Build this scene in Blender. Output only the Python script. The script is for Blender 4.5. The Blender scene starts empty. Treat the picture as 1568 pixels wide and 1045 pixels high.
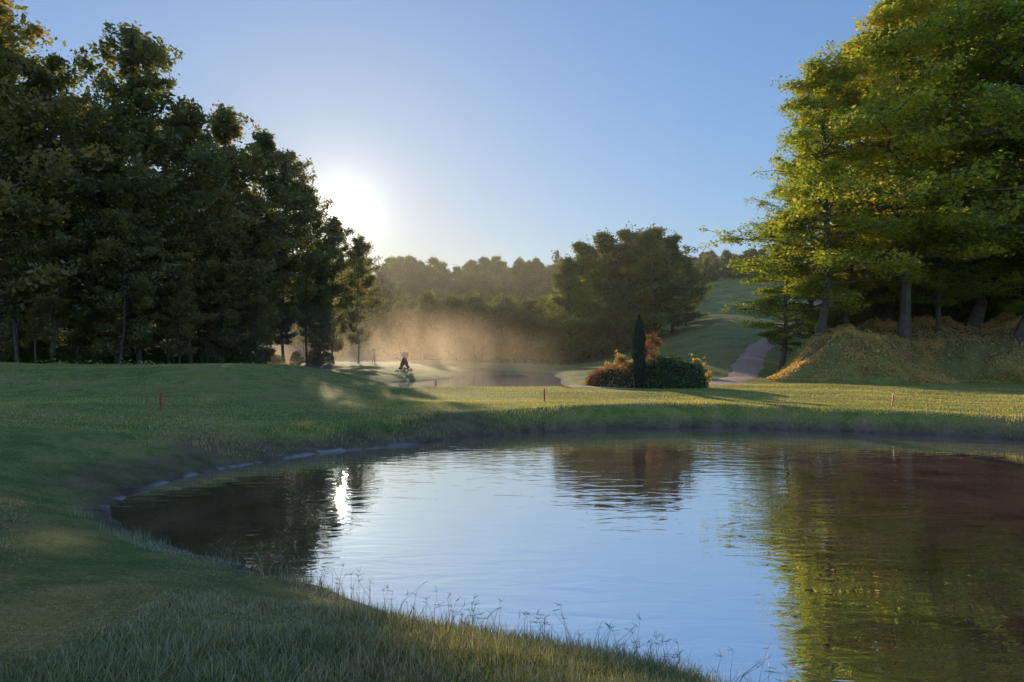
import bpy, math, numpy as np
from mathutils import Vector
R=math.radians
rng=np.random.default_rng(7)
scene=bpy.context.scene
COL=scene.collection

# ---------------------------------------------------------------- helpers
def quad_mesh(name,V,F,mi=None,mats=(),smooth=False):
    V=np.asarray(V,dtype=np.float32);F=np.asarray(F,dtype=np.int32)
    k=F.shape[1]
    me=bpy.data.meshes.new(name)
    me.vertices.add(len(V));me.vertices.foreach_set('co',V.ravel())
    me.loops.add(F.size);me.loops.foreach_set('vertex_index',F.ravel())
    me.polygons.add(len(F));me.polygons.foreach_set('loop_start',np.arange(0,F.size,k,dtype=np.int32))
    for m in mats: me.materials.append(m)
    if mi is not None: me.polygons.foreach_set('material_index',np.asarray(mi,dtype=np.int32))
    me.polygons.foreach_set('use_smooth',np.full(len(F),smooth,dtype=bool))
    me.update(calc_edges=True)
    return me
def add_obj(name,data,loc=(0,0,0),rot=(0,0,0),sc=(1,1,1),parent=None):
    o=bpy.data.objects.new(name,data);COL.objects.link(o)
    o.location=loc;o.rotation_euler=rot;o.scale=sc
    if parent: o.parent=parent
    return o
def tube(pts,rad,n=6,cap=True):
    pts=np.asarray(pts,float);m=len(pts)
    rad=np.broadcast_to(np.asarray(rad,float),(m,))
    if cap:
        pts=np.vstack([pts[:1],pts,pts[-1:]]);rad=np.concatenate([[1e-4],rad,[1e-4]]);m+=2
    t=np.gradient(pts,axis=0)
    if cap: t[0]=t[1]=pts[2]-pts[1];t[-1]=t[-2]=pts[-2]-pts[-3]
    t/=np.linalg.norm(t,axis=1,keepdims=True)+1e-9
    ref=np.where(np.abs(t[:,2:3])<.9,np.array([[0,0,1.]]),np.array([[1.,0,0]]))
    u=np.cross(t,ref);u/=np.linalg.norm(u,axis=1,keepdims=True)+1e-9
    w=np.cross(t,u)
    a=np.arange(n)/n*2*np.pi
    V=pts[:,None]+rad[:,None,None]*(u[:,None]*np.cos(a)[None,:,None]+w[:,None]*np.sin(a)[None,:,None])
    V=V.reshape(-1,3)
    i=np.arange(m-1)[:,None]*n;j=np.arange(n)[None];k=(j+1)%n
    F=np.stack([i+j,i+k,i+n+k,i+n+j],-1).reshape(-1,4)
    return V,F
class QB:
    def __init__(s): s.V=[];s.F=[];s.M=[];s.n=0
    def add(s,V,F,m=0):
        s.V.append(V);s.F.append(F+s.n);s.M.append(np.full(len(F),m));s.n+=len(V)
    def tube(s,p,r,n=6,m=0,cap=True): s.add(*tube(p,r,n,cap),m)
    def box(s,c,sz,m=0):
        c=np.array(c);h=np.array(sz)/2
        q=np.array([[-1,-1,-1],[1,-1,-1],[1,1,-1],[-1,1,-1],[-1,-1,1],[1,-1,1],[1,1,1],[-1,1,1]])*h+c
        s.add(q,np.array([[0,3,2,1],[4,5,6,7],[0,1,5,4],[1,2,6,5],[2,3,7,6],[3,0,4,7]]),m)
    def mesh(s,name,mats,smooth=False):
        return quad_mesh(name,np.vstack(s.V),np.vstack(s.F),np.concatenate(s.M),mats,smooth)
def smooth(t): t=np.clip(t,0,1);return t*t*(3-2*t)
_w=[(rng.uniform(-1,1,2)*f,rng.uniform(0,6.28),1/f**.9) for f in (.12,.2,.35,.6,.9,1.5,2.4) for _ in range(4)]
def wob(x,y,s=1.0):
    r=0
    for k,p,a in _w: r=r+a*np.sin((k[0]*x+k[1]*y)*6.28*s*.35+p)
    return r/14.0

# ---------------------------------------------------------------- terrain
def catmull(P,n=5):
    P=np.array(P,float);o=[]
    for i in range(len(P)):
        a,b,c,d=P[i-1],P[i],P[(i+1)%len(P)],P[(i+2)%len(P)]
        for t in np.arange(n)/n:
            o.append(.5*((2*b)+(c-a)*t+(2*a-5*b+4*c-d)*t*t+(-a+3*b-3*c+d)*t**3))
    return np.array(o)
POND1=catmull([(-6.9,11.9),(-7.0,13.25),(-6.44,15.5),(-5.1,17.5),(-2.98,19.3),(-1.3,21),(1.43,22.6),(4.9,23.5),(8.06,23.3),(11,22.5),(13.5,21.3),(16,19.4),(18.6,16),(19,11),(16,6),(10,3.2),(5,3.0),(3.0,4.2),(1.83,5.2),(.65,5.84),(-.2,6.32),(-1.09,6.97),(-2.09,7.75),(-3.53,8.6),(-4.86,9.7),(-6.23,10.9)])
POND2=catmull([(-8.2,43.5),(-5.5,40),(-2.5,38.8),(1.2,38.6),(3.2,42),(3.6,52),(4.2,64),(1.5,76),(-2.5,79),(-5.2,76),(-5.6,68),(-5.2,60),(-6.8,54),(-9,50)])
def sdist(P,x,y):
    sh=x.shape;x=x.ravel();y=y.ravel()
    d=np.full(x.shape,1e9);ins=np.zeros(x.shape,bool)
    for i in range(len(P)):
        ax,ay=P[i-1];bx,by=P[i]
        ex,ey=bx-ax,by-ay
        t=np.clip(((x-ax)*ex+(y-ay)*ey)/(ex*ex+ey*ey+1e-12),0,1)
        d=np.minimum(d,(x-ax-t*ex)**2+(y-ay-t*ey)**2)
        c=((ay>y)!=(by>y))
        if abs(by-ay)>1e-9: ins^=c&(x<(bx-ax)*(y-ay)/(by-ay)+ax)
    d=np.sqrt(d);d[ins]*=-1
    return d.reshape(sh)
W2=0.42
def height(x,y,full=False):
    x=np.asarray(x,float);y=np.asarray(y,float)
    g=.62+.2*smooth((y-25)/50)+.3*smooth((9-y)/6)*smooth((6-x)/8)
    g=g+.10*wob(x,y,.5)+.02*wob(x,y,3)
    mx=smooth((-5.5-x)/8.5)
    my=smooth((y-25.5)/8)*(1-smooth((y-40)/9))
    g=g+1.35*mx*my+.5*mx*smooth((y-40)/10)
    g=g+.35*smooth((-7-x)/8)*smooth((y-8)/8)*(1-smooth((y-24)/8))
    s=x/np.maximum(y,1)
    d=np.clip(y-52,0,150)
    hill=(.10*d+.00030*d*d)*smooth((s-.07)/.26)
    ridge=34*smooth((y-150)/190)
    g=g+np.maximum(hill,ridge)+.35*(np.minimum(hill,ridge))
    ex=smooth((x-.36*y-.25*np.clip(y-50,0,20))/4.5+ .10*wob(x,y,1.5));ey=smooth((y-44+.9*wob(x,y,2))/6)
    emb=3.1*ex*ey*(1-.8*smooth((y-58)/10))
    g=g+emb*(1+.14*wob(x,y,2)+.06*wob(y,x,7))
    s1=sdist(POND1,x,y)+.10*wob(x,y,4)
    w=3.4-2.1*smooth((y-13)/8)
    t=np.clip(s1/w,0,1);pr=1-(1-t)**1.9
    z=np.where(s1>0,g*pr,np.maximum(-.7,s1*.5))
    s2=sdist(POND2,x,y)+.12*wob(x,y,3)
    t=np.clip(s2/2.2,0,1)
    z2=np.where(s2>0,W2+(z-W2)*(1-(1-t)**2),W2+np.maximum(-.6,s2*.5))
    z=np.where((s2<2.2),z2,z)
    if full: return z,s1,s2,ex*ey
    return z
def grad_axis(parts):
    a=[]
    for lo,hi,st in parts: a.append(np.arange(lo,hi,st))
    return np.concatenate(a)
gx=grad_axis([(-700,-200,25),(-200,-60,5),(-60,-26,1),(-26,-10,.3),(-10,20,.14),(20,42,.4),(42,80,1.5),(80,220,6),(220,701,30)])
gy=grad_axis([(-60,-4,4),(-4,3,.4),(3,25.5,.12),(25.5,60,.35),(60,110,1),(110,360,4),(360,1000,25)])
GX,GY=np.meshgrid(gx,gy)
Z,S1,S2,EM=height(GX,GY,True)
nx,ny=len(gx),len(gy)
i=np.arange(ny-1)[:,None]*nx;j=np.arange(nx-1)[None]
F=np.stack([i+j,i+j+1,i+nx+j+1,i+nx+j],-1).reshape(-1,4)
V=np.stack([GX,GY,Z],-1).reshape(-1,3)

# ---------------------------------------------------------------- materials
def mat(name):
    m=bpy.data.materials.new(name);m.use_nodes=True
    nt=m.node_tree;nt.nodes.clear()
    return m,nt,nt.nodes,nt.links
def N(ns,t,**k):
    n=ns.new(t)
    for a,b in k.items(): setattr(n,a,b)
    return n
def ramp(ns,cols):
    r=ns.new('ShaderNodeValToRGB');e=r.color_ramp.elements
    e[0].position=cols[0][0];e[0].color=(*cols[0][1],1)
    e[1].position=cols[-1][0];e[1].color=(*cols[-1][1],1)
    for p,c in cols[1:-1]:
        q=e.new(p);q.color=(*c,1)
    return r
def simple(name,c,rough=.6,metal=0,var=.25,scale=8):
    m,nt,ns,L=mat(name)
    o=N(ns,'ShaderNodeOutputMaterial');b=N(ns,'ShaderNodeBsdfPrincipled')
    tc=N(ns,'ShaderNodeTexCoord');no=N(ns,'ShaderNodeTexNoise');no.inputs['Scale'].default_value=scale;no.inputs['Detail'].default_value=5
    r=ramp(ns,[(.3,tuple(v*(1-var) for v in c)),(.7,tuple(min(1,v*(1+var)) for v in c))])
    L.new(tc.outputs['Object'],no.inputs['Vector']);L.new(no.outputs['Fac'],r.inputs['Fac']);L.new(r.outputs['Color'],b.inputs['Base Color'])
    b.inputs['Roughness'].default_value=rough;b.inputs['Metallic'].default_value=metal
    L.new(b.outputs[0],o.inputs['Surface'])
    return m
def leafmat(name,cols,trans=.45,tcol=1.8,clump=.25,gloss=.06,gain=1.0,isl=.35):
    cols=[(p,tuple(min(.6,v*gain) for v in c)) for p,c in cols]
    m,nt,ns,L=mat(name)
    o=N(ns,'ShaderNodeOutputMaterial')
    geo=N(ns,'ShaderNodeNewGeometry');tc=N(ns,'ShaderNodeTexCoord');oi=N(ns,'ShaderNodeObjectInfo')
    no=N(ns,'ShaderNodeTexNoise');no.inputs['Scale'].default_value=clump;no.inputs['Detail'].default_value=3
    L.new(tc.outputs['Object'],no.inputs['Vector'])
    a=N(ns,'ShaderNodeMath',operation='MULTIPLY_ADD');a.inputs[1].default_value=isl;L.new(geo.outputs['Random Per Island'],a.inputs[0])
    b=N(ns,'ShaderNodeMath',operation='MULTIPLY_ADD');b.inputs[1].default_value=1.1;b.inputs[2].default_value=-.38;L.new(no.outputs['Fac'],b.inputs[0])
    L.new(b.outputs[0],a.inputs[2])
    c=N(ns,'ShaderNodeMath',operation='MULTIPLY_ADD');c.inputs[1].default_value=.3;L.new(oi.outputs['Random'],c.inputs[0]);L.new(a.outputs[0],c.inputs[2])
    r=ramp(ns,cols);L.new(c.outputs[0],r.inputs['Fac'])
    d=N(ns,'ShaderNodeBsdfDiffuse');t=N(ns,'ShaderNodeBsdfTranslucent');g=N(ns,'ShaderNodeBsdfGlossy');g.inputs['Roughness'].default_value=.45;g.inputs['Color'].default_value=(.7,.7,.7,1)
    L.new(r.outputs['Color'],d.inputs['Color'])
    mu=N(ns,'ShaderNodeVectorMath',operation='MULTIPLY');mu.inputs[1].default_value=(tcol*1.1,tcol*1.05,tcol*.6);L.new(r.outputs['Color'],mu.inputs[0]);L.new(mu.outputs[0],t.inputs['Color'])
    m1=N(ns,'ShaderNodeMixShader');m1.inputs[0].default_value=trans;L.new(d.outputs[0],m1.inputs[1]);L.new(t.outputs[0],m1.inputs[2])
    m2=N(ns,'ShaderNodeMixShader');m2.inputs[0].default_value=gloss;L.new(m1.outputs[0],m2.inputs[1]);L.new(g.outputs[0],m2.inputs[2])
    L.new(m2.outputs[0],o.inputs['Surface'])
    return m
M_bark=simple('bark',(.085,.065,.05),.9,0,.4,3)
M_beech=leafmat('beech_leaves',[(0,(.035,.055,.012)),(.35,(.08,.11,.018)),(.65,(.17,.185,.022)),(1,(.26,.19,.03))],.52,2.4,gain=1.6,isl=.5)
M_oak=leafmat('oak_leaves',[(0,(.04,.052,.02)),(.35,(.068,.078,.024)),(.7,(.12,.10,.03)),(1,(.17,.11,.035))],.48,2.4,gain=1.65)
M_far=leafmat('far_leaves',[(0,(.045,.06,.026)),(.5,(.08,.095,.033)),(.8,(.14,.13,.035)),(1,(.19,.13,.04))],.45,2.2,.15,gain=1.6)
M_under=leafmat('undergrowth_leaves',[(0,(.07,.08,.02)),(.3,(.15,.14,.035)),(.55,(.28,.19,.07)),(1,(.40,.25,.11))],.45,2.1,.5,gain=1.6,isl=.6)  # colours brightened and warmed, painting in sunlight the embankment does not get
M_brush=leafmat('brush_leaves',[(0,(.03,.04,.012)),(.5,(.07,.075,.02)),(1,(.15,.13,.04))],.45,2.4,.5,gain=1.15)
M_hedge=leafmat('hedge_leaves',[(0,(.03,.05,.012)),(.5,(.06,.09,.02)),(1,(.10,.13,.03))],.3,1.6,.8,gain=1.3)
M_heather=leafmat('heather_leaves',[(0,(.14,.08,.03)),(.5,(.30,.14,.05)),(1,(.20,.20,.04))],.35,1.6,.8,gain=1.4)
M_cyp=leafmat('cypress_leaves',[(0,(.02,.03,.015)),(1,(.045,.06,.03))],.15,1.3,.8,gain=1.1)
M_rose=leafmat('rose_leaves',[(0,(.06,.08,.02)),(.45,(.14,.16,.03)),(.62,(.34,.05,.05)),(1,(.5,.08,.08))],.4,1.6,2.5,gain=1.4)
M_grass=leafmat('grass_blades',[(0,(.03,.045,.014)),(.35,(.09,.12,.03)),(.7,(.20,.195,.06)),(1,(.46,.38,.22))],.4,1.6,.5,.08,gain=1.0,isl=.7)
M_rough_sun=leafmat('rough_blades_sun_toned',[(0,(.07,.085,.02)),(.35,(.17,.18,.035)),(.7,(.32,.28,.06)),(1,(.50,.38,.16))],.5,2.0,.35,.08,gain=1.25,isl=.6)  # blades coloured brighter and yellower to paint in sunlight on the mid-distance grass
M_reed=leafmat('bank_grass_blades',[(0,(.09,.13,.05)),(.5,(.21,.24,.12)),(1,(.50,.47,.34))],.35,1.3,.5,.1,gain=1.1,isl=.6)
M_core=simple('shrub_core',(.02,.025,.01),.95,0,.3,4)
M_red=simple('red_paint',(.45,.035,.02),.5,0,.15)
M_orange=simple('orange_paint',(.6,.14,.03),.5,0,.15)
M_white=simple('white_paint',(.75,.75,.72),.5,0,.08)

# ground
m_ground,nt,ns,L=mat('grass_ground')
o=N(ns,'ShaderNodeOutputMaterial');b=N(ns,'ShaderNodeBsdfPrincipled');b.inputs['Roughness'].default_value=.85;b.inputs['Specular IOR Level'].default_value=.2
tc=N(ns,'ShaderNodeTexCoord')
def noise(sc,det=6,ro=.6):
    n=N(ns,'ShaderNodeTexNoise');n.inputs['Scale'].default_value=sc;n.inputs['Detail'].default_value=det;n.inputs['Roughness'].default_value=ro
    L.new(tc.outputs['Object'],n.inputs['Vector']);return n
n1=noise(.22);n2=noise(1.6,8,.7);n3=noise(22,6,.8)
r1=ramp(ns,[(.3,(.075,.10,.024)),(.46,(.155,.17,.036)),(.55,(.27,.24,.06)),(.66,(.36,.21,.11))])
ad=N(ns,'ShaderNodeMath',operation='MULTIPLY_ADD');ad.inputs[1].default_value=.55;L.new(n2.outputs['Fac'],ad.inputs[0])
ad2=N(ns,'ShaderNodeMath',operation='MULTIPLY');ad2.inputs[1].default_value=.48;L.new(n1.outputs['Fac'],ad2.inputs[0]);L.new(ad2.outputs[0],ad.inputs[2])
L.new(ad.outputs[0],r1.inputs['Fac'])
r3=ramp(ns,[(.3,(.4,.4,.4)),(.7,(1.6,1.6,1.6))]);L.new(n3.outputs['Fac'],r3.inputs['Fac'])
mul=N(ns,'ShaderNodeVectorMath',operation='MULTIPLY');L.new(r1.outputs['Color'],mul.inputs[0]);L.new(r3.outputs['Color'],mul.inputs[1])
at=N(ns,'ShaderNodeAttribute',attribute_name='mud')
rm=ramp(ns,[(.35,(.07,.046,.032)),(.65,(.20,.13,.095))]);L.new(n2.outputs['Fac'],rm.inputs['Fac'])
mx=N(ns,'ShaderNodeMix',data_type='RGBA');L.new(at.outputs['Fac'],mx.inputs['Factor']);L.new(mul.outputs[0],mx.inputs['A']);L.new(rm.outputs['Color'],mx.inputs['B'])
at2=N(ns,'ShaderNodeAttribute',attribute_name='wood')
rw=ramp(ns,[(.35,(.08,.055,.03)),(.7,(.24,.15,.08))]);L.new(n3.outputs['Fac'],rw.inputs['Fac'])
mx2=N(ns,'ShaderNodeMix',data_type='RGBA');L.new(at2.outputs['Fac'],mx2.inputs['Factor']);L.new(mx.outputs['Result'],mx2.inputs['A']);L.new(rw.outputs['Color'],mx2.inputs['B'])
at3=N(ns,'ShaderNodeAttribute',attribute_name='rim')
mx3=N(ns,'ShaderNodeMix',data_type='RGBA');L.new(at3.outputs['Fac'],mx3.inputs['Factor']);L.new(mx2.outputs['Result'],mx3.inputs['A']);mx3.inputs['B'].default_value=(.42,.39,.37,1)
L.new(mx3.outputs['Result'],b.inputs['Base Color'])
bu=N(ns,'ShaderNodeBump');bu.inputs['Strength'].default_value=.8;bu.inputs['Distance'].default_value=.06;L.new(n3.outputs['Fac'],bu.inputs['Height']);L.new(bu.outputs[0],b.inputs['Normal'])
L.new(b.outputs[0],o.inputs['Surface'])

me=quad_mesh('ground',V,F,None,[m_ground],True)
mud=np.maximum(1-smooth((Z-.02)/.16)*1.0,0)*(S1<3)+(1-smooth((S2)/.7))*(S2<1.2)
mud=np.clip(mud,0,1)
bank=(S1>0)&(S1<2)&(GY>17)
mud=np.where(bank,np.maximum(mud,.8*(1-smooth((Z-.15)/.3))),mud)
lb=smooth((GY-10.5)/2)*smooth((3-GX)/4)*(S1>0)
mud=np.maximum(mud,lb*.7*(1-smooth((S1-.5-.5*wob(GX,GY,5))/.9)))
rim=((S1>-.03)&(S1<.07))*smooth((-1.0-GX)/3.5)*smooth((GY-10.5)/1.5)*np.clip(.45+.45*wob(GX,GY,14),0,.8)
woodm=smooth((-15-GX)/4)*smooth((GY-41)/3)
woodm=np.maximum(woodm,EM*.8)
woodm=np.maximum(woodm,smooth((GY-118)/8)*(1-smooth((GX/np.maximum(GY,1)-.06)/.05)))
for nm,arr in (('mud',mud),('wood',np.clip(woodm,0,1)),('rim',rim)):
    a=me.attributes.new(nm,'FLOAT','POINT');a.data.foreach_set('value',arr.ravel().astype(np.float32))
add_obj('ground',me)

# water
def water_mat(name,body,refl,sx,dist):
    m,nt,ns,L=mat(name)
    o=N(ns,'ShaderNodeOutputMaterial');tc=N(ns,'ShaderNodeTexCoord')
    mp=N(ns,'ShaderNodeMapping');mp.inputs['Scale'].default_value=(sx*.35,sx,1);mp.inputs['Rotation'].default_value=(0,0,.12);L.new(tc.outputs['Object'],mp.inputs['Vector'])
    a=N(ns,'ShaderNodeTexNoise');a.inputs['Scale'].default_value=1.9;a.inputs['Detail'].default_value=2.5;a.inputs['Distortion'].default_value=.6;L.new(mp.outputs[0],a.inputs['Vector'])
    c=N(ns,'ShaderNodeTexNoise');c.inputs['Scale'].default_value=.22;L.new(tc.outputs['Object'],c.inputs['Vector'])
    rr=ramp(ns,[(.35,(.3,.3,.3)),(.65,(1,1,1))]);L.new(c.outputs['Fac'],rr.inputs['Fac'])
    mm=N(ns,'ShaderNodeMath',operation='MULTIPLY');L.new(a.outputs['Fac'],mm.inputs[0]);L.new(rr.outputs['Color'],mm.inputs[1])
    bu=N(ns,'ShaderNodeBump');bu.inputs['Strength'].default_value=1;bu.inputs['Distance'].default_value=dist;L.new(mm.outputs[0],bu.inputs['Height'])
    d=N(ns,'ShaderNodeBsdfDiffuse')
    n=N(ns,'ShaderNodeTexNoise');n.inputs['Scale'].default_value=.8;n.inputs['Detail'].default_value=6;L.new(tc.outputs['Object'],n.inputs['Vector'])
    rb=ramp(ns,[(.3,tuple(v*.6 for v in body)),(.7,tuple(v*1.4 for v in body))]);L.new(n.outputs['Fac'],rb.inputs['Fac']);L.new(rb.outputs['Color'],d.inputs['Color'])
    g=N(ns,'ShaderNodeBsdfGlossy');g.inputs['Roughness'].default_value=0.0;g.inputs['Color'].default_value=(.90,.98,1,1)
    L.new(bu.outputs[0],g.inputs['Normal'])
    fr=N(ns,'ShaderNodeFresnel');fr.inputs['IOR'].default_value=refl;L.new(bu.outputs[0],fr.inputs['Normal'])
    mx=N(ns,'ShaderNodeMixShader');L.new(fr.outputs[0],mx.inputs[0]);L.new(d.outputs[0],mx.inputs[1]);L.new(g.outputs[0],mx.inputs[2])
    L.new(mx.outputs[0],o.inputs['Surface'])
    return m
def water(name,P,z,m,grow):
    c=P.mean(0)
    d=P-c;l=np.linalg.norm(d,axis=1,keepdims=True)
    Q=c+d*(1+grow/l)
    me=bpy.data.meshes.new(name);me.from_pydata([(x,y,z) for x,y in Q],[],[list(range(len(Q)))])
    me.materials.append(m);me.update()
    if me.polygons[0].normal.z<0: me.flip_normals()
    add_obj(name,me)
water('pond_water',POND1,0,water_mat('pond_water',(.26,.14,.09),38,2.0,.0105),.8)
water('pond_water',POND2,W2,water_mat('far_pond_water',(.50,.36,.29),1.33,2,.004),.9)

# gravel path
m_path,nt,ns,L=mat('gravel')
o=N(ns,'ShaderNodeOutputMaterial');b=N(ns,'ShaderNodeBsdfPrincipled');b.inputs['Roughness'].default_value=.9
tc=N(ns,'ShaderNodeTexCoord');n=N(ns,'ShaderNodeTexNoise');n.inputs['Scale'].default_value=3;n.inputs['Detail'].default_value=10;n.inputs['Roughness'].default_value=.75;L.new(tc.outputs['Object'],n.inputs['Vector'])
r=ramp(ns,[(.3,(.36,.18,.12)),(.5,(.52,.30,.21)),(.75,(.60,.40,.30))]);L.new(n.outputs['Fac'],r.inputs['Fac']);L.new(r.outputs['Color'],b.inputs['Base Color'])
bu=N(ns,'ShaderNodeBump');bu.inputs['Distance'].default_value=.03;L.new(n.outputs['Fac'],bu.inputs['Height']);L.new(bu.outputs[0],b.inputs['Normal']);L.new(b.outputs[0],o.inputs['Surface'])
def ribbon(name,pts,w,m,lift=.05):
    pts=np.array(pts,float);n=len(pts);t=np.linspace(0,n-1,n*24)
    from numpy import interp
    q=np.stack([interp(t,np.arange(n),pts[:,k]) for k in (0,1)],-1)
    k=np.ones(21)/21
    qp=np.vstack([np.repeat(q[:1],10,0),q,np.repeat(q[-1:],10,0)])
    q=np.stack([np.convolve(qp[:,c],k,'valid') for c in (0,1)],-1)
    tg=np.gradient(q,axis=0);tg/=np.linalg.norm(tg,axis=1,keepdims=True)+1e-9
    nr=np.stack([-tg[:,1],tg[:,0]],-1)
    ww=w*(1+.12*wob(q[:,0],q[:,1],3))
    us=np.linspace(-1,1,9)
    G=q[:,None]+nr[:,None]*us[None,:,None]*ww[:,None,None]/2
    z=height(G[...,0],G[...,1])+lift*(1-.9*np.abs(us)**4)[None]
    V=np.concatenate([G,z[...,None]],-1).reshape(-1,3)
    i=np.arange(len(q)-1)[:,None]*9;j=np.arange(8)[None]
    F=np.stack([i+j,i+j+1,i+10+j,i+9+j],-1).reshape(-1,4)
    return add_obj(name,quad_mesh(name,V,F,None,[m],True))
ribbon('gravel_path',[(2.5,36.0),(6,36.6),(10,40),(13.2,43.5),(16.2,49),(19.6,57),(24.0,68),(28.8,78),(35,90),(40.5,98),(46,106),(56,118)],2.3,m_path)

# ---------------------------------------------------------------- leaves / trees
def leaves(centers,size,rg,up=.6,aspect=.6,jit=.35):
    n=len(centers)
    nrm=rg.normal(size=(n,3));nrm[:,2]=np.abs(nrm[:,2])+up;nrm/=np.linalg.norm(nrm,axis=1,keepdims=True)
    a=rg.normal(size=(n,3));u=np.cross(nrm,a);u/=np.linalg.norm(u,axis=1,keepdims=True)+1e-9
    w=np.cross(nrm,u)
    s=size*(1+jit*rg.normal(size=(n,1))).clip(.4,2)
    V=np.stack([centers-u*s,centers+w*s*aspect-nrm*s*.15,centers+u*s,centers-w*s*aspect-nrm*s*.15],1).reshape(-1,3)
    F=np.arange(4*n).reshape(n,4)
    return V,F
def make_tree(name,seed,H,cr,cb,nlimb,nleaf,ls,flat,lm,env=None,lean=0,tr=None,csig=1.0,rv=.3):
    rg=np.random.default_rng(seed);q=QB()
    tr=tr or H*.015
    env=env or ([0,.15,.4,.7,.9,1],[.65,.95,1,.75,.42,.12])
    k=12;zz=np.linspace(0,H*.93,k)
    wx=np.cumsum(rg.normal(0,H*.008,k))+lean*zz/H;wy=np.cumsum(rg.normal(0,H*.008,k));wx[0]=wy[0]=0
    T=np.stack([wx,wy,zz-.4],-1)
    q.tube(T,tr*np.linspace(1,.12,k)**.9*np.where(np.arange(k)==0,1.5,1),8,0)
    C=[];Wt=[]
    for l in range(nlimb):
        u=(l+rg.uniform(0,.9))/nlimb
        h=cb+(H*.93-cb)*u
        base=np.array([np.interp(h,zz,T[:,0]),np.interp(h,zz,T[:,1]),h-.4])
        az=l*2.4+rg.uniform(-.5,.5)
        ln=cr*np.interp(u,*env)*rg.uniform(1-1.4*rv,1+.5*rv)
        el=R(rg.uniform(5,30)+35*u*u) if flat<.6 else R(rg.uniform(15,45)+30*u*u)
        d=np.array([math.cos(az)*math.cos(el),math.sin(az)*math.cos(el),math.sin(el)])
        tt=np.linspace(0,1,7)[:,None]
        P=base+d*ln*tt+np.array([0,0,-1])*ln*(.22 if flat<.6 else .1)*tt**2+np.cumsum(rg.normal(0,ln*.025,(7,3)),0)*(tt>0)
        rr=tr*.38*(1-u*.6)
        q.tube(P,rr*np.linspace(1,.15,7),5,0)
        for f in (.35,.5,.65,.8,.92,1.0):
            idx=f*6;i0=int(min(5,math.floor(idx)));c=P[i0]+(P[i0+1]-P[i0])*(idx-i0)
            C.append(c);Wt.append(.5 if f<.6 else .9)
            for _ in range(2 if f<1 else 1):
                saz=az+rg.uniform(.4,1.3)*rg.choice([-1,1]);sl=ln*rg.uniform(.15,.38)
                e=c+np.array([math.cos(saz)*sl,math.sin(saz)*sl,rg.uniform(-.05,.4)*sl])
                q.tube([c,(c+e)/2+[0,0,.06*sl],e],[rr*.3,rr*.2,rr*.08],4,0)
                C+= [c+(e-c)*.6,e];Wt+=[.7,1]
    for _ in range(6):
        C.append(T[-1]+rg.normal(0,.5,3)*[1,1,1.3]+[0,0,.3]);Wt.append(1)
    C=np.array(C);Wt=np.array(Wt)*rg.uniform(.1,1.8,len(C))
    idx=rg.choice(len(C),nleaf,p=Wt/Wt.sum())
    sg=csig*(.4+.6*rg.random(len(C)))*cr*.115
    off=rg.normal(size=(nleaf,3));
    off*=(rg.random((nleaf,1))**.45)*1.7/np.linalg.norm(off,axis=1,keepdims=True)
    off*=sg[idx][:,None]*np.array([1,1,flat]);off[:,2]-=.25*np.hypot(off[:,0],off[:,1])*(flat<.6)
    off+=rg.normal(0,ls*.7,off.shape)
    V,F=leaves(C[idx]+off,ls,rg,up=1.0 if flat<.6 else .4)
    q.add(V,F,1)
    return q.mesh(name,[M_bark,lm])
beech=[make_tree('beech_mesh_%d'%k,20+k,26,7.5,4.0+k*.3,62,46000,.14,.36,M_beech,csig=1.0,rv=.42) for k in range(3)]
oakenv=([0,.15,.4,.7,.9,1],[.5,.8,1,.8,.5,.2])
oak=[make_tree('oak_mesh_%d'%k,40+k,23,5.0,2.4+k*.9,50,20000,.155,.75,M_oak,oakenv,lean=rng.uniform(-1,1),tr=.16,csig=.88,rv=.52) for k in range(4)]
far=[make_tree('far_mesh_%d'%k,60+k,15,4.8,1.6,26,6000,.27,.8,M_far,csig=1.5) for k in range(4)]
mid=[make_tree('mid_mesh_%d'%k,70+k,21,6.5,1.6,42,20000,.20,.7,M_far,csig=1.0,rv=.5) for k in range(2)]

def place(name,mesh,x,y,s=1,rot=None,parent=None,sz=None,dz=-.1):
    z=float(height(np.array([x]),np.array([y]))[0])+dz
    return add_obj(name,mesh,(x,y,z),(0,0,rng.uniform(0,6.28) if rot is None else rot),(s,s,sz or s),parent)
def gz(x,y): return float(height(np.array([float(x)]),np.array([float(y)]))[0])

for k,(x,y,h) in enumerate([(-32.6,42,26.5),(-30.8,46,22.0),(-27.8,51,26.8),(-25.8,55,22.5),(-25.5,60,24),(-24.6,65,23.5),(-23.3,70,22.8),(-22.4,75,21.2),(-20.8,80,18),(-18.9,84,16.3)]):
    place('oak_tree',oak[k%4],x,y,h/23*(1.0 if k<7 else .92),sz=h/23)
for k,(x,y,h) in enumerate([(-33,52,22),(-38,49,25),(-31,58,22),(-29.5,64,21),(-29,71,20),(-27.5,78,18),(-36,60,24),(-44,52,26),(-24.5,84,15),(-41,57,24),
        (-27.6,48,14),(-24.4,57.5,13),(-22.8,67.5,13),(-31.5,43.5,15),(-21.6,77.5,12),(-23.4,62.5,15),(-35.8,47,24),(-26.5,53,16),(-29,50,19),(-25.0,51.5,9),(-20.6,73,9),(-30.2,43.4,8),(-22.4,60,8)]):
    place('oak_tree',oak[(k+2)%4],x,y,h/23,sz=h/23)
wd=bpy.data.objects.new('woodland',None);COL.objects.link(wd)
k=0
while k<26:
    y=rng.uniform(60,120);x=rng.uniform(-90,-.30*y-6)
    if x/y<-.9: continue
    place('wood_tree_%d'%k,oak[k%4],x,y,rng.uniform(.7,.86),parent=wd);k+=1

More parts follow.
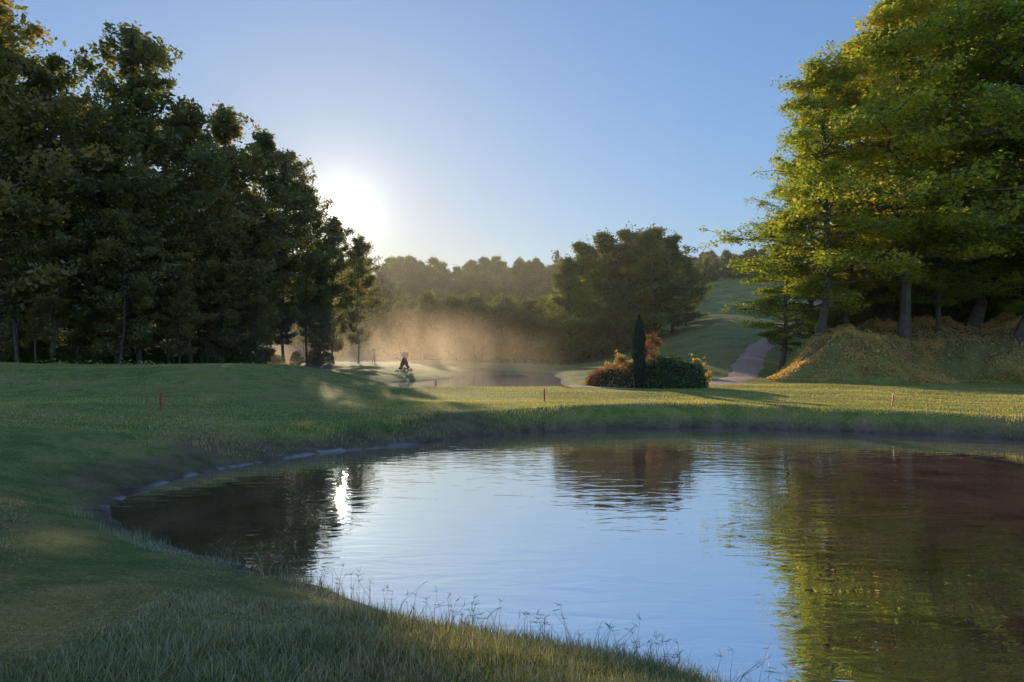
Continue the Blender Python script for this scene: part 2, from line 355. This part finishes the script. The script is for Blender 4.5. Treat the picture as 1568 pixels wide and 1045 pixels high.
for k,(x,y,h,r) in enumerate([(23.5,52.5,22.5,.3),(29.5,51.5,27.5,1.9),(36.5,49,31,3.2),(33.5,60,28,4.4),(37.5,56,31,.9),(42.5,51,31,5.2),(29.0,66,21,2.2),(43,60,30,2.9),(48,57,31,.2),(22.2,56.5,13.5,1.0),(28.5,57.5,12,3.9),(34,54.5,12,2.0),(39.5,53,12.5,.5)]):
    place('beech_tree',beech[k%3],x,y,h/26*(1.0 if k<9 else 1.05),rot=r,sz=h/26)
wd2=bpy.data.objects.new('beech_wood',None);COL.objects.link(wd2)
for k in range(18):
    y=rng.uniform(66,84);x=rng.uniform(.50*y,.88*y)
    place('wood_tree_%d'%k,oak[k%4],x,y,rng.uniform(.75,1.05),parent=wd2)

for k,(px,y,top) in enumerate([(872,103,385),(893,108,362),(925,112,346),(962,116,342),(1003,110,338),(1030,116,352),(945,103,420),(1050,121,385),(985,121,345)]):
    x=(px-784)/1045*y;h=2.6+(540-top)/1045*y-gz(x,y)
    place('maple_tree',mid[k%2],x,y,h/21*1.05,sz=h/21)
fo=bpy.data.objects.new('distant_forest',None);COL.objects.link(fo)
k=0
def ftree(x,y,h):
    global k
    s=h/15;place('tree_%d'%k,far[k%4],x,y,s*rng.uniform(.95,1.25),parent=fo,sz=s);k+=1
for _ in range(55):
    y=rng.uniform(124,150);ftree(rng.uniform(-.17,.11)*y,y,rng.uniform(8,14))
for _ in range(270):
    y=150+190*rng.random()**.8;s=rng.uniform(-.32,.24)
    ftree(s*y,y,rng.uniform(10,15))
for _ in range(70):
    y=rng.uniform(200,330);s=rng.uniform(.22,.42)
    ftree(s*y,y,rng.uniform(7,10))
for _ in range(14):
    y=rng.uniform(124,165);s=rng.uniform(.10,.20);ftree(s*y,y,rng.uniform(9,12))
for x,y,h in [(-12,112,5),(8,112,5),(5,116,6),(-2,120,5),(3.5,104,3.2),(6,101,3.5)]: ftree(x,y,h)

# ---------------------------------------------------------------- bushes / undergrowth
def blob_shrub(name,parts,lm,n,ls,core=.86,seed=1):
    rg=np.random.default_rng(seed);q=QB()
    vol=np.array([p[3]*p[4]+p[4]*p[5] for p in parts]);
    for p,v in zip(parts,vol):
        c=np.array(p[:3]);r=np.array(p[3:6])
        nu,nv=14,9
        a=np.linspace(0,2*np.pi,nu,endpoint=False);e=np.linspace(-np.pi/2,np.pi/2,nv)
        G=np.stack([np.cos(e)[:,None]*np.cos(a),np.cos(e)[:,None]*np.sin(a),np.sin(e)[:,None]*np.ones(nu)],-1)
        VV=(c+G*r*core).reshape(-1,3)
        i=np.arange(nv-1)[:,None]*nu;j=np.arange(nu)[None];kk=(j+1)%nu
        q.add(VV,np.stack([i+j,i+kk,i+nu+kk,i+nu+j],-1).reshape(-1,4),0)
        m=int(n*v/vol.sum())
        d=rg.normal(size=(m,3));d/=np.linalg.norm(d,axis=1,keepdims=True)
        lump=1+.06*np.sin(d[:,0]*7+seed)+.05*np.sin(d[:,1]*9)+.05*np.sin(d[:,2]*8+2)
        pos=c+d*r*(rg.uniform(.84,1.03,(m,1))*lump[:,None])
        pos=pos[pos[:,2]>-.1]
        V,F=leaves(pos,ls,rg,up=.2);q.add(V,F,1)
    return q.mesh(name,[M_core,lm])
sh=blob_shrub('heather_shrub',[(0,0,.1,1.5,1.1,1.15),(-.6,.3,.1,1.1,1,.95),(.9,.2,0,1.2,1,1.1)],M_heather,9000,.055,seed=3)
add_obj('heather_shrub',sh,(5.6,37,gz(5.6,37)-.05))
sh=blob_shrub('hedge',[(-1.2,0,.2,1.1,.9,1.35),(0,.1,.2,1.3,1,1.65),(1.1,0,.2,1.1,.9,1.35)],M_hedge,14000,.06,seed=5)
add_obj('hedge',sh,(8.4,37,gz(8.4,37)-.05))
sh=blob_shrub('small_shrub',[(0,0,.1,.9,.8,.75)],M_hedge,3500,.06,seed=6)
add_obj('small_shrub',sh,(13.4,49.5,gz(13.4,49.5)-.05))
rg=np.random.default_rng(9);q=QB();q.tube([(0,0,-.1),(0,0,3)],[.08,.03],6,0)
n=9000;hh=rg.random(n)**.8;rad=.34*np.sin(np.pi*np.clip(hh*.86+.14,0,1))**.55*rg.uniform(.55,1.08,n)*(1+.1*np.sin(hh*30))
rad*=np.where(hh>.9,.8,1);aa=rg.uniform(0,6.28,n);rad*=1+.12*np.sin(aa*3+hh*9)
V,F=leaves(np.stack([rad*np.cos(aa),rad*np.sin(aa),.1+hh*3.75],-1),.06,rg,up=-.3,aspect=.4);q.add(V,F,1)
add_obj('cypress_tree',q.mesh('cypress_tree',[M_bark,M_cyp]),(6.75,36.2,gz(6.75,36.2)))
rose=make_tree('rose_mesh',91,3.4,1.0,.5,22,2200,.065,.8,M_rose,csig=1.2)
add_obj('rose_bush',rose,(7.9,38.3,gz(7.9,38.3)))
gb=make_tree('garden_bush_mesh',92,2.0,.9,.3,18,2500,.07,.8,M_under,csig=1.5)
add_obj('garden_bush',gb,(6.2,38.3,gz(6.2,38.3)))
add_obj('garden_bush',gb,(10.3,38.2,gz(10.3,38.2)),(0,0,2),(.8,.8,.9))
bush=[make_tree('bush_mesh_%d'%i,80+i,4.2,2.2,.2,24,4200,.13,.8,M_brush,csig=1.8) for i in range(2)]
us=bpy.data.objects.new('woodland_undergrowth',None);COL.objects.link(us)
for i in range(95):
    y=rng.uniform(50,100);x=-.33*y-rng.uniform(4,45) 
    if x<-.85*y: continue
    place('bush_%d'%i,bush[i%2],x,y,rng.uniform(.35,.9),parent=us)
for i in range(30):
    y=rng.uniform(44,80);x=-15-.28*(80-y)*1.25-rng.uniform(3.5,8)
    place('bush_f%d'%i,bush[i%2],x,y,rng.uniform(.25,.5),parent=us)
for i in range(38):
    y=rng.uniform(58,68);x=rng.uniform(.48*y,.85*y);place('bush_r%d'%i,bush[i%2],x,y,rng.uniform(.7,1.4),parent=us)
rg=np.random.default_rng(12)
n=170000;x=rg.uniform(15.5,48,n);y=43.5+14*rg.random(n)**1.2
z,_,_,em=height(x,y,True)
kp=(em>.03)&(rg.random(n)<.35+.65*(wob(x,y,2.5)>-.05));x,y,z=x[kp],y[kp],z[kp]
clh=.12+.38*np.clip(wob(x,y,2.8)+.5*wob(y,x,6),0,1.2)
V,F=leaves(np.stack([x,y,z+rg.random(len(x))**1.5*clh],-1),.075,rg,up=.2,aspect=.4)
add_obj('embankment_undergrowth',quad_mesh('embankment_undergrowth',V,F,None,[M_under]))
n=40000;y=42+45*rg.random(n);x=-.30*y-2-32*rg.random(n)**1.3
kp=x>-.85*y;x,y=x[kp],y[kp];z=height(x,y)
V,F=leaves(np.stack([x,y,z+rg.random(len(x))**2*.45*(wob(x,y,4)>0)],-1),.09,rg,up=.4,aspect=.5)
add_obj('leaf_litter',quad_mesh('leaf_litter',V,F,None,[M_under]))

# ---------------------------------------------------------------- grass
def blades(x,y,z,h,w,rg,lean=.5,seg=1):
    n=len(x);a=rg.uniform(0,6.28,n);b=a+np.pi/2+rg.normal(0,.5,n)
    base=np.stack([x,y,z-.005],-1)
    side=np.stack([np.cos(a),np.sin(a),0*a],-1)*w[:,None]/2
    ld=np.stack([np.cos(b),np.sin(b),0*a],-1)*(h*lean*rg.random(n))[:,None]
    if seg==1:
        tip=base+ld;tip[:,2]+=h
        V=np.stack([base-side,base+side,tip],1).reshape(-1,3);return V,np.arange(3*n).reshape(n,3)
    m1=base+ld*.25;m1[:,2]+=h*.5;m2=base+ld*.65;m2[:,2]+=h*.85;tip=base+ld*1.3;tip[:,2]+=h
    V=np.stack([base-side,base+side,m1+side*.8,m1-side*.8,m2+side*.5,m2-side*.5,tip+side*.1,tip-side*.1],1).reshape(-1,3)
    i=np.arange(n)[:,None,None]*8
    F=(i+np.array([[0,1,2,3],[3,2,4,5],[5,4,6,7]])[None]).reshape(-1,4)
    return V,F
rg=np.random.default_rng(5)
n=540000
y=2.4+15*rg.random(n)**1.5;x=rg.uniform(-1,1,n)*(.82*y+.8)
z,s1,_,_=height(x,y,True)
patch=wob(x,y,2.2)+.6*wob(y,x,9)
sparse=smooth((y-10.5)/2)*(1-smooth((s1-.6)/.9))*(x<3)
kp=(s1>.12)&(z>.04)&(rg.random(n)<np.clip(.7+1.4*patch,.06,1)*(1-.7*sparse))
x,y,z=x[kp],y[kp],z[kp]
pt=.8+.9*wob(x,y,3)+.5*wob(y,x,12)
V,F=blades(x,y,z,(.018+.045*rg.random(len(x))**2)*pt.clip(.25,2.3)*(1+.03*y),.004+.0011*y,rg,1.3)
add_obj('lawn_grass',quad_mesh('lawn_grass',V,F,None,[M_grass]))
n=300000
y=16+30*rg.random(n)**1.3;x=rg.uniform(-.78,.78,n)*y
z,s1,s2,_=height(x,y,True)
sparse=(1-smooth((s1-.6)/.9))*smooth((3-x)/4)
kp=(s1>.1)&(z>.08)&(s2>.3)&(rg.random(n)<1-.65*sparse)&(rg.random(n)<1-.6*smooth((-2-x)/5));x,y,z,s1=x[kp],y[kp],z[kp],s1[kp]
hh=(.03+.03*rg.random(len(x)))*(1+1.4*(s1<1.2)*(.6+1.3*wob(x,y,6)).clip(0,2))
V,F=blades(x,y,z,hh,.014+0*x,rg,.8)
add_obj('rough_grass',quad_mesh('rough_grass',V,F,None,[M_rough_sun]))
n=300000;x=rg.uniform(-8,4,n);y=rg.uniform(3.5,10.5,n);z,s1,_,_=height(x,y,True)
dens=np.clip(.35+.9*wob(x,y,6),0.02,1)*(1-.85*smooth((y-8)/2))
kp=(s1>.04)&(s1<.6)&(rg.random(n)<dens*.5);x,y,z=x[kp],y[kp],z[kp]
hh=(.05+.10*rg.random(len(x))**2+.12*(rg.random(len(x))>.93))*(1+.3*wob(x,y,5))
V,F=blades(x,y,z,hh,.005+0*x,rg,.7,3)
add_obj('bank_grass',quad_mesh('bank_grass',V,F,None,[M_reed]))
q=QB();n=9000;x=rg.uniform(-3.5,3,n);y=rg.uniform(4,9,n);z,s1,_,_=height(x,y,True);kp=np.where((s1>.08)&(s1<.35))[0][:190]
for i in kp:
    b0=np.array([x[i],y[i],z[i]]);h=rg.uniform(.14,.34);d=np.append(rg.normal(0,.35,2)*h,h)
    tip=b0+d+[0,0,-.03*h];q.tube([b0,b0+d*[.35,.35,.55],tip],[.0022,.0018,.001],4)
    for _ in range(rg.integers(2,5)):
        dd=rg.normal(0,1,3);dd[2]=abs(dd[2])*.6;dd/=np.linalg.norm(dd);q.tube([tip,tip+dd*.06],[.0022,.001],4)
add_obj('grass_seed_stalks',q.mesh('grass_seed_stalks',[M_reed]))

# ---------------------------------------------------------------- stakes
def stake(x,y,h,m,tilt=0,w=.045):
    q=QB();q.tube([(0,0,-.15),(0,0,h*.97)],[w*.7,w*.7],4,0);q.tube([(0,0,h*.972),(0,0,h)],[w*.62,w*.3],4,0)
    q.tube([(0,0,h*.80),(0,0,h*.88)],[w*.76,w*.76],4,1)
    add_obj('hazard_stake',q.mesh('hazard_stake',[m,M_white if m is M_orange else m]),(x,y,gz(x,y)),(0,tilt,.5))
stake(-10.8,21,.52,M_red);stake(1.25,26.4,.48,M_red);stake(13.9,25,.5,M_orange,.22);stake(-4.3,38.6,.5,M_red)

# ---------------------------------------------------------------- golf trolleys
M_bag=simple('bag_fabric',(.03,.03,.035),.7);M_bag2=simple('bag_trim',(.25,.04,.03),.6);M_metal=simple('metal',(.35,.35,.36),.35,1,.1);M_tyre=simple('tyre',(.02,.02,.02),.8)
def trolley(x,y,rot,s=1):
    e=bpy.data.objects.new('golf_trolley',None);COL.objects.link(e);e.location=(x,y,gz(x,y));e.rotation_euler=(0,0,rot);e.scale=(s,s,s)
    q=QB()
    a=np.linspace(0,2*np.pi,21)
    for sx,cy,r in ((-.33,0,.15),(.33,0,.15),(0,.62,.10)):
        q.tube(np.stack([0*a+sx,cy+r*np.cos(a),r+.025+r*np.sin(a)],-1),.028,6,0,False)
    add_obj('wheels',q.mesh('wheels',[M_tyre]),parent=e)
    q=QB();q.tube([(-.33,0,.17),(.33,0,.17)],.012)
    for sx,cy,r in ((-.33,0,.15),(.33,0,.15),(0,.62,.10)):
        for t in np.arange(5)*1.2566: q.tube([(sx,cy,r+.025),(sx,cy+r*math.cos(t),r+.025+r*math.sin(t))],.008,4)
    q.tube([(0,.62,.12),(0,.45,.2),(0,.02,.72),(0,-.45,1.05)],.018);q.tube([(-.33,0,.17),(0,.2,.42)],.012);q.tube([(.33,0,.17),(0,.2,.42)],.012)
    q.tube([(-.16,-.47,1.06),(.16,-.47,1.06)],.02)
    add_obj('frame',q.mesh('frame',[M_metal]),parent=e)
    q=QB();q.tube([(0,.44,.27),(0,.28,.6),(0,.1,1.02)],[.13,.14,.15],14,0);q.tube([(0,.105,1.01),(0,.085,1.06)],[.165,.165],14,1);q.tube([(.14,.34,.45),(.14,.22,.72)],[.07,.07],8,1);q.tube([(-.14,.34,.45),(-.14,.22,.72)],[.06,.06],8,0)
    add_obj('golf_bag',q.mesh('golf_bag',[M_bag,M_bag2]),parent=e)
    q=QB()
    for i in range(9):
        dx=.09*math.cos(i*.8);dz=.09*math.sin(i*.8);L_=.26+.1*(i%3)
        b0=np.array([dx,.1+dz,1.0]);t=b0+np.array([dx*.8,(-.3+dz)*L_,.95*L_]);q.tube([b0,t],.009,4);q.tube([t,t+[.05,.0,-.02],t+[.1,.02,-.05]],[.02,.035,.02],6)
    add_obj('golf_clubs',q.mesh('golf_clubs',[M_metal]),parent=e)
trolley(-9.3,60,1.7,1.25);trolley(-9.75,60.9,-1.2,1.2)

# ---------------------------------------------------------------- golfer
def skin_mesh(name,J,E,rads,m,parent,root=0,sub=1):
    me=bpy.data.meshes.new(name);me.from_pydata(J,E,[]);me.materials.append(m)
    ob=add_obj(name,me,parent=parent)
    md=ob.modifiers.new('Skin','SKIN');md.use_smooth_shade=True
    for i,v in enumerate(me.skin_vertices[0].data):
        v.radius=(rads[i],rads[i]) if np.isscalar(rads[i]) else rads[i];v.use_root=(i==root)
    s=ob.modifiers.new('Sub','SUBSURF');s.levels=sub;s.render_levels=sub
    return ob
M_skin=simple('skin',(.45,.26,.18),.6,0,.05);M_shirt=simple('shirt',(.45,.45,.46),.8,0,.1);M_tr=simple('trousers',(.06,.06,.08),.8,0,.1);M_hair=simple('hair',(.06,.04,.03),.7);M_shoe=simple('shoes',(.1,.08,.07),.5)
gx0,gy0=-16.0,79
e=bpy.data.objects.new('golfer',None);COL.objects.link(e);e.location=(gx0,gy0,gz(gx0,gy0));e.rotation_euler=(0,0,-1.1)
skin_mesh('trousers',[(0,0,.95),(.10,0,.90),(.12,.10,.50),(.12,.04,.12),(-.10,0,.90),(-.11,-.02,.50),(-.12,-.16,.12),(0,0,1.05)],[(0,1),(1,2),(2,3),(0,4),(4,5),(5,6),(0,7)],[.13,.10,.07,.055,.10,.07,.055,.125],M_tr,e)
skin_mesh('shirt',[(0,0,1.03),(0,.01,1.22),(0,.01,1.40),(0,.01,1.47),(.19,0,1.40),(.24,.03,1.13),(.2,.14,1.0),(-.19,0,1.40),(-.25,.05,1.13),(-.18,.2,1.02)],[(0,1),(1,2),(2,3),(2,4),(4,5),(5,6),(2,7),(7,8),(8,9)],[.135,.145,.15,.07,.075,.052,.045,.075,.052,.045],M_shirt,e)
skin_mesh('head_and_neck',[(0,.01,1.45),(0,.02,1.54),(0,.035,1.62),(0,.02,1.69),(0,.12,1.625),(.085,.02,1.62),(-.085,.02,1.62)],[(0,1),(1,2),(2,3),(2,4),(2,5),(2,6)],[.052,.055,.085,.075,.014,.014,.014],M_skin,e,0,2)
skin_mesh('hair',[(0,-.02,1.66),(0,.0,1.73),(0,-.06,1.60)],[(0,1),(0,2)],[.092,.06,.06],M_hair,e,0,2)
for sx,(hx,hy,hz) in ((1,(.19,.17,.985)),(-1,(-.17,.23,1.01))):
    J=[(hx,hy-.03,hz+.01),(hx,hy+.03,hz-.02)];E=[(0,1)];rr=[.026,.033]
    for f in range(4):
        b0=len(J);ox=(f-1.5)*.02;l=(.8,.95,1,.85)[f]
        J+=[(hx+ox,hy+.065,hz-.035),(hx+ox,hy+.065+.03*l,hz-.06*l-.02),(hx+ox,hy+.06,hz-.10*l-.01)];E+=[(1,b0),(b0,b0+1),(b0+1,b0+2)];rr+=[.010,.009,.008]
    b0=len(J);J+=[(hx-sx*.035,hy+.03,hz-.03),(hx-sx*.045,hy+.06,hz-.05)];E+=[(1,b0),(b0,b0+1)];rr+=[.012,.009]
    skin_mesh('hand',J,E,rr,M_skin,e)
for sx,fy in ((.12,.04),(-.12,-.16)):
    skin_mesh('shoe',[(sx,fy-.03,.06),(sx,fy+.08,.045),(sx,fy+.17,.035)],[(0,1),(1,2)],[.05,.045,.033],M_shoe,e)

# ---------------------------------------------------------------- haze and mist
def volbox(name,lo,hi,dens,col,anis,noisy=False):
    lo=np.array(lo,float);hi=np.array(hi,float);q=QB();q.box((lo+hi)/2,hi-lo)
    m,nt,ns,L=mat(name);o=N(ns,'ShaderNodeOutputMaterial');v=N(ns,'ShaderNodeVolumeScatter')
    v.inputs['Color'].default_value=(*col,1);v.inputs['Density'].default_value=dens;v.inputs['Anisotropy'].default_value=anis
    if noisy:
        tc=N(ns,'ShaderNodeTexCoord');mp=N(ns,'ShaderNodeMapping');mp.inputs['Scale'].default_value=(.22,.10,.13);no=N(ns,'ShaderNodeTexNoise');no.inputs['Scale'].default_value=1;no.inputs['Detail'].default_value=3;no.inputs['Distortion'].default_value=.8
        L.new(tc.outputs['Object'],mp.inputs[0]);L.new(mp.outputs[0],no.inputs['Vector'])
        mr=N(ns,'ShaderNodeMapRange');mr.inputs[1].default_value=.36;mr.inputs[2].default_value=.7;mr.inputs[4].default_value=dens;L.new(no.outputs['Fac'],mr.inputs[0])
        c=(lo+hi)/2;h=(hi-lo)/2
        sb=N(ns,'ShaderNodeVectorMath',operation='SUBTRACT');L.new(tc.outputs['Object'],sb.inputs[0]);sb.inputs[1].default_value=(c[0],c[1],lo[2])
        dv=N(ns,'ShaderNodeVectorMath',operation='DIVIDE');L.new(sb.outputs[0],dv.inputs[0]);dv.inputs[1].default_value=(h[0],h[1],2*h[2])
        ln=N(ns,'ShaderNodeVectorMath',operation='LENGTH');L.new(dv.outputs[0],ln.inputs[0])
        mz=N(ns,'ShaderNodeMapRange');mz.inputs[1].default_value=1.0;mz.inputs[2].default_value=.2;L.new(ln.outputs['Value'],mz.inputs[0])
        mm=N(ns,'ShaderNodeMath',operation='MULTIPLY');L.new(mr.outputs[0],mm.inputs[0]);L.new(mz.outputs[0],mm.inputs[1]);L.new(mm.outputs[0],v.inputs['Density'])
    L.new(v.outputs[0],o.inputs['Volume'])
    return add_obj(name,q.mesh(name,[m]))
volbox('morning_haze',(-120,30,-3),(120,235,36),.00026,(1,.93,.84),.6)
volbox('morning_mist',(-44,40,.2),(9,106,8.5),.026,(1,.78,.60),.55,True)

# ---------------------------------------------------------------- sun, sky, camera
SAZ,SEL=R(-14.0),R(11.4)
sd=Vector((math.sin(SAZ)*math.cos(SEL),math.cos(SAZ)*math.cos(SEL),math.sin(SEL)))
su=bpy.data.lights.new('sun','SUN');su.energy=5;su.angle=R(.5);su.color=(1,.82,.52)
so=add_obj('sun',su,(-40,160,60));so.rotation_euler=sd.to_track_quat('Z','Y').to_euler()
w=bpy.data.worlds.new('World');scene.world=w;w.use_nodes=True;nt=w.node_tree;ns=nt.nodes;L=nt.links;ns.clear()
o=N(ns,'ShaderNodeOutputWorld');bg=N(ns,'ShaderNodeBackground');sk=N(ns,'ShaderNodeTexSky',sky_type='NISHITA')
sk.sun_disc=False;sk.sun_elevation=SEL;sk.sun_rotation=SAZ;sk.air_density=1;sk.dust_density=.3;sk.ozone_density=2.5
bg.inputs['Strength'].default_value=.146
tc=N(ns,'ShaderNodeTexCoord');nm=N(ns,'ShaderNodeVectorMath',operation='NORMALIZE');L.new(tc.outputs['Generated'],nm.inputs[0])
dt=N(ns,'ShaderNodeVectorMath',operation='DOT_PRODUCT');L.new(nm.outputs[0],dt.inputs[0]);dt.inputs[1].default_value=sd
ac=N(ns,'ShaderNodeMath',operation='ARCCOSINE');L.new(dt.outputs['Value'],ac.inputs[0])
lum=N(ns,'ShaderNodeVectorMath',operation='DOT_PRODUCT');L.new(sk.outputs[0],lum.inputs[0]);lum.inputs[1].default_value=(.3,.5,.2)
k1=N(ns,'ShaderNodeMath',operation='MULTIPLY_ADD');k1.inputs[1].default_value=.15;k1.inputs[2].default_value=.58;L.new(lum.outputs['Value'],k1.inputs[0])
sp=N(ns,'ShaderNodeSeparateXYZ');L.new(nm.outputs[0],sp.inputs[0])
mr=N(ns,'ShaderNodeMapRange');mr.interpolation_type='SMOOTHSTEP';mr.inputs[1].default_value=.35;mr.inputs[2].default_value=-.7;mr.inputs[3].default_value=1;mr.inputs[4].default_value=1.9;L.new(sp.outputs['Y'],mr.inputs[0])  # added fill: sky brightened in the half behind the camera to lift shaded areas
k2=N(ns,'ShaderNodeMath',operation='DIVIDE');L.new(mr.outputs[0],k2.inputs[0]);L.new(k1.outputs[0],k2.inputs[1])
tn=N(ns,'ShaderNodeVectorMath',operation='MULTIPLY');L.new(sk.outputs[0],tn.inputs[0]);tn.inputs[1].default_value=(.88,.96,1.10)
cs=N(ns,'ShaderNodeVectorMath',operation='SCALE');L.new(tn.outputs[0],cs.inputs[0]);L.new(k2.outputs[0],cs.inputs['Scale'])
def lobe(sig,amp,p):
    a=N(ns,'ShaderNodeMath',operation='DIVIDE');L.new(ac.outputs[0],a.inputs[0]);a.inputs[1].default_value=R(sig)
    b=N(ns,'ShaderNodeMath',operation='POWER');L.new(a.outputs[0],b.inputs[0]);b.inputs[1].default_value=p
    c=N(ns,'ShaderNodeMath',operation='MULTIPLY');L.new(b.outputs[0],c.inputs[0]);c.inputs[1].default_value=-1
    d=N(ns,'ShaderNodeMath',operation='EXPONENT');L.new(c.outputs[0],d.inputs[0])
    e=N(ns,'ShaderNodeMath',operation='MULTIPLY');L.new(d.outputs[0],e.inputs[0]);e.inputs[1].default_value=amp
    return e
a1=lobe(.7,130,2);a2=lobe(1.9,9,1)
s=N(ns,'ShaderNodeMath',operation='ADD');L.new(a1.outputs[0],s.inputs[0]);L.new(a2.outputs[0],s.inputs[1])
gc=N(ns,'ShaderNodeVectorMath',operation='SCALE');gc.inputs[0].default_value=(1,.93,.80);L.new(s.outputs[0],gc.inputs['Scale'])
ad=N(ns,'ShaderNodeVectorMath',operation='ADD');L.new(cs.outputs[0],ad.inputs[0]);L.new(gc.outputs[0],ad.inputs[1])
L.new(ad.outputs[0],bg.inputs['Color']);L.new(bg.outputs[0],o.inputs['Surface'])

cam=bpy.data.cameras.new('camera');cam.lens=24;cam.sensor_width=36;cam.clip_start=.05;cam.clip_end=3000
co=add_obj('camera',cam,(0,0,2.6),(R(91.0),0,0));scene.camera=co
scene.view_settings.view_transform='Standard';scene.view_settings.look='None';scene.view_settings.exposure=0
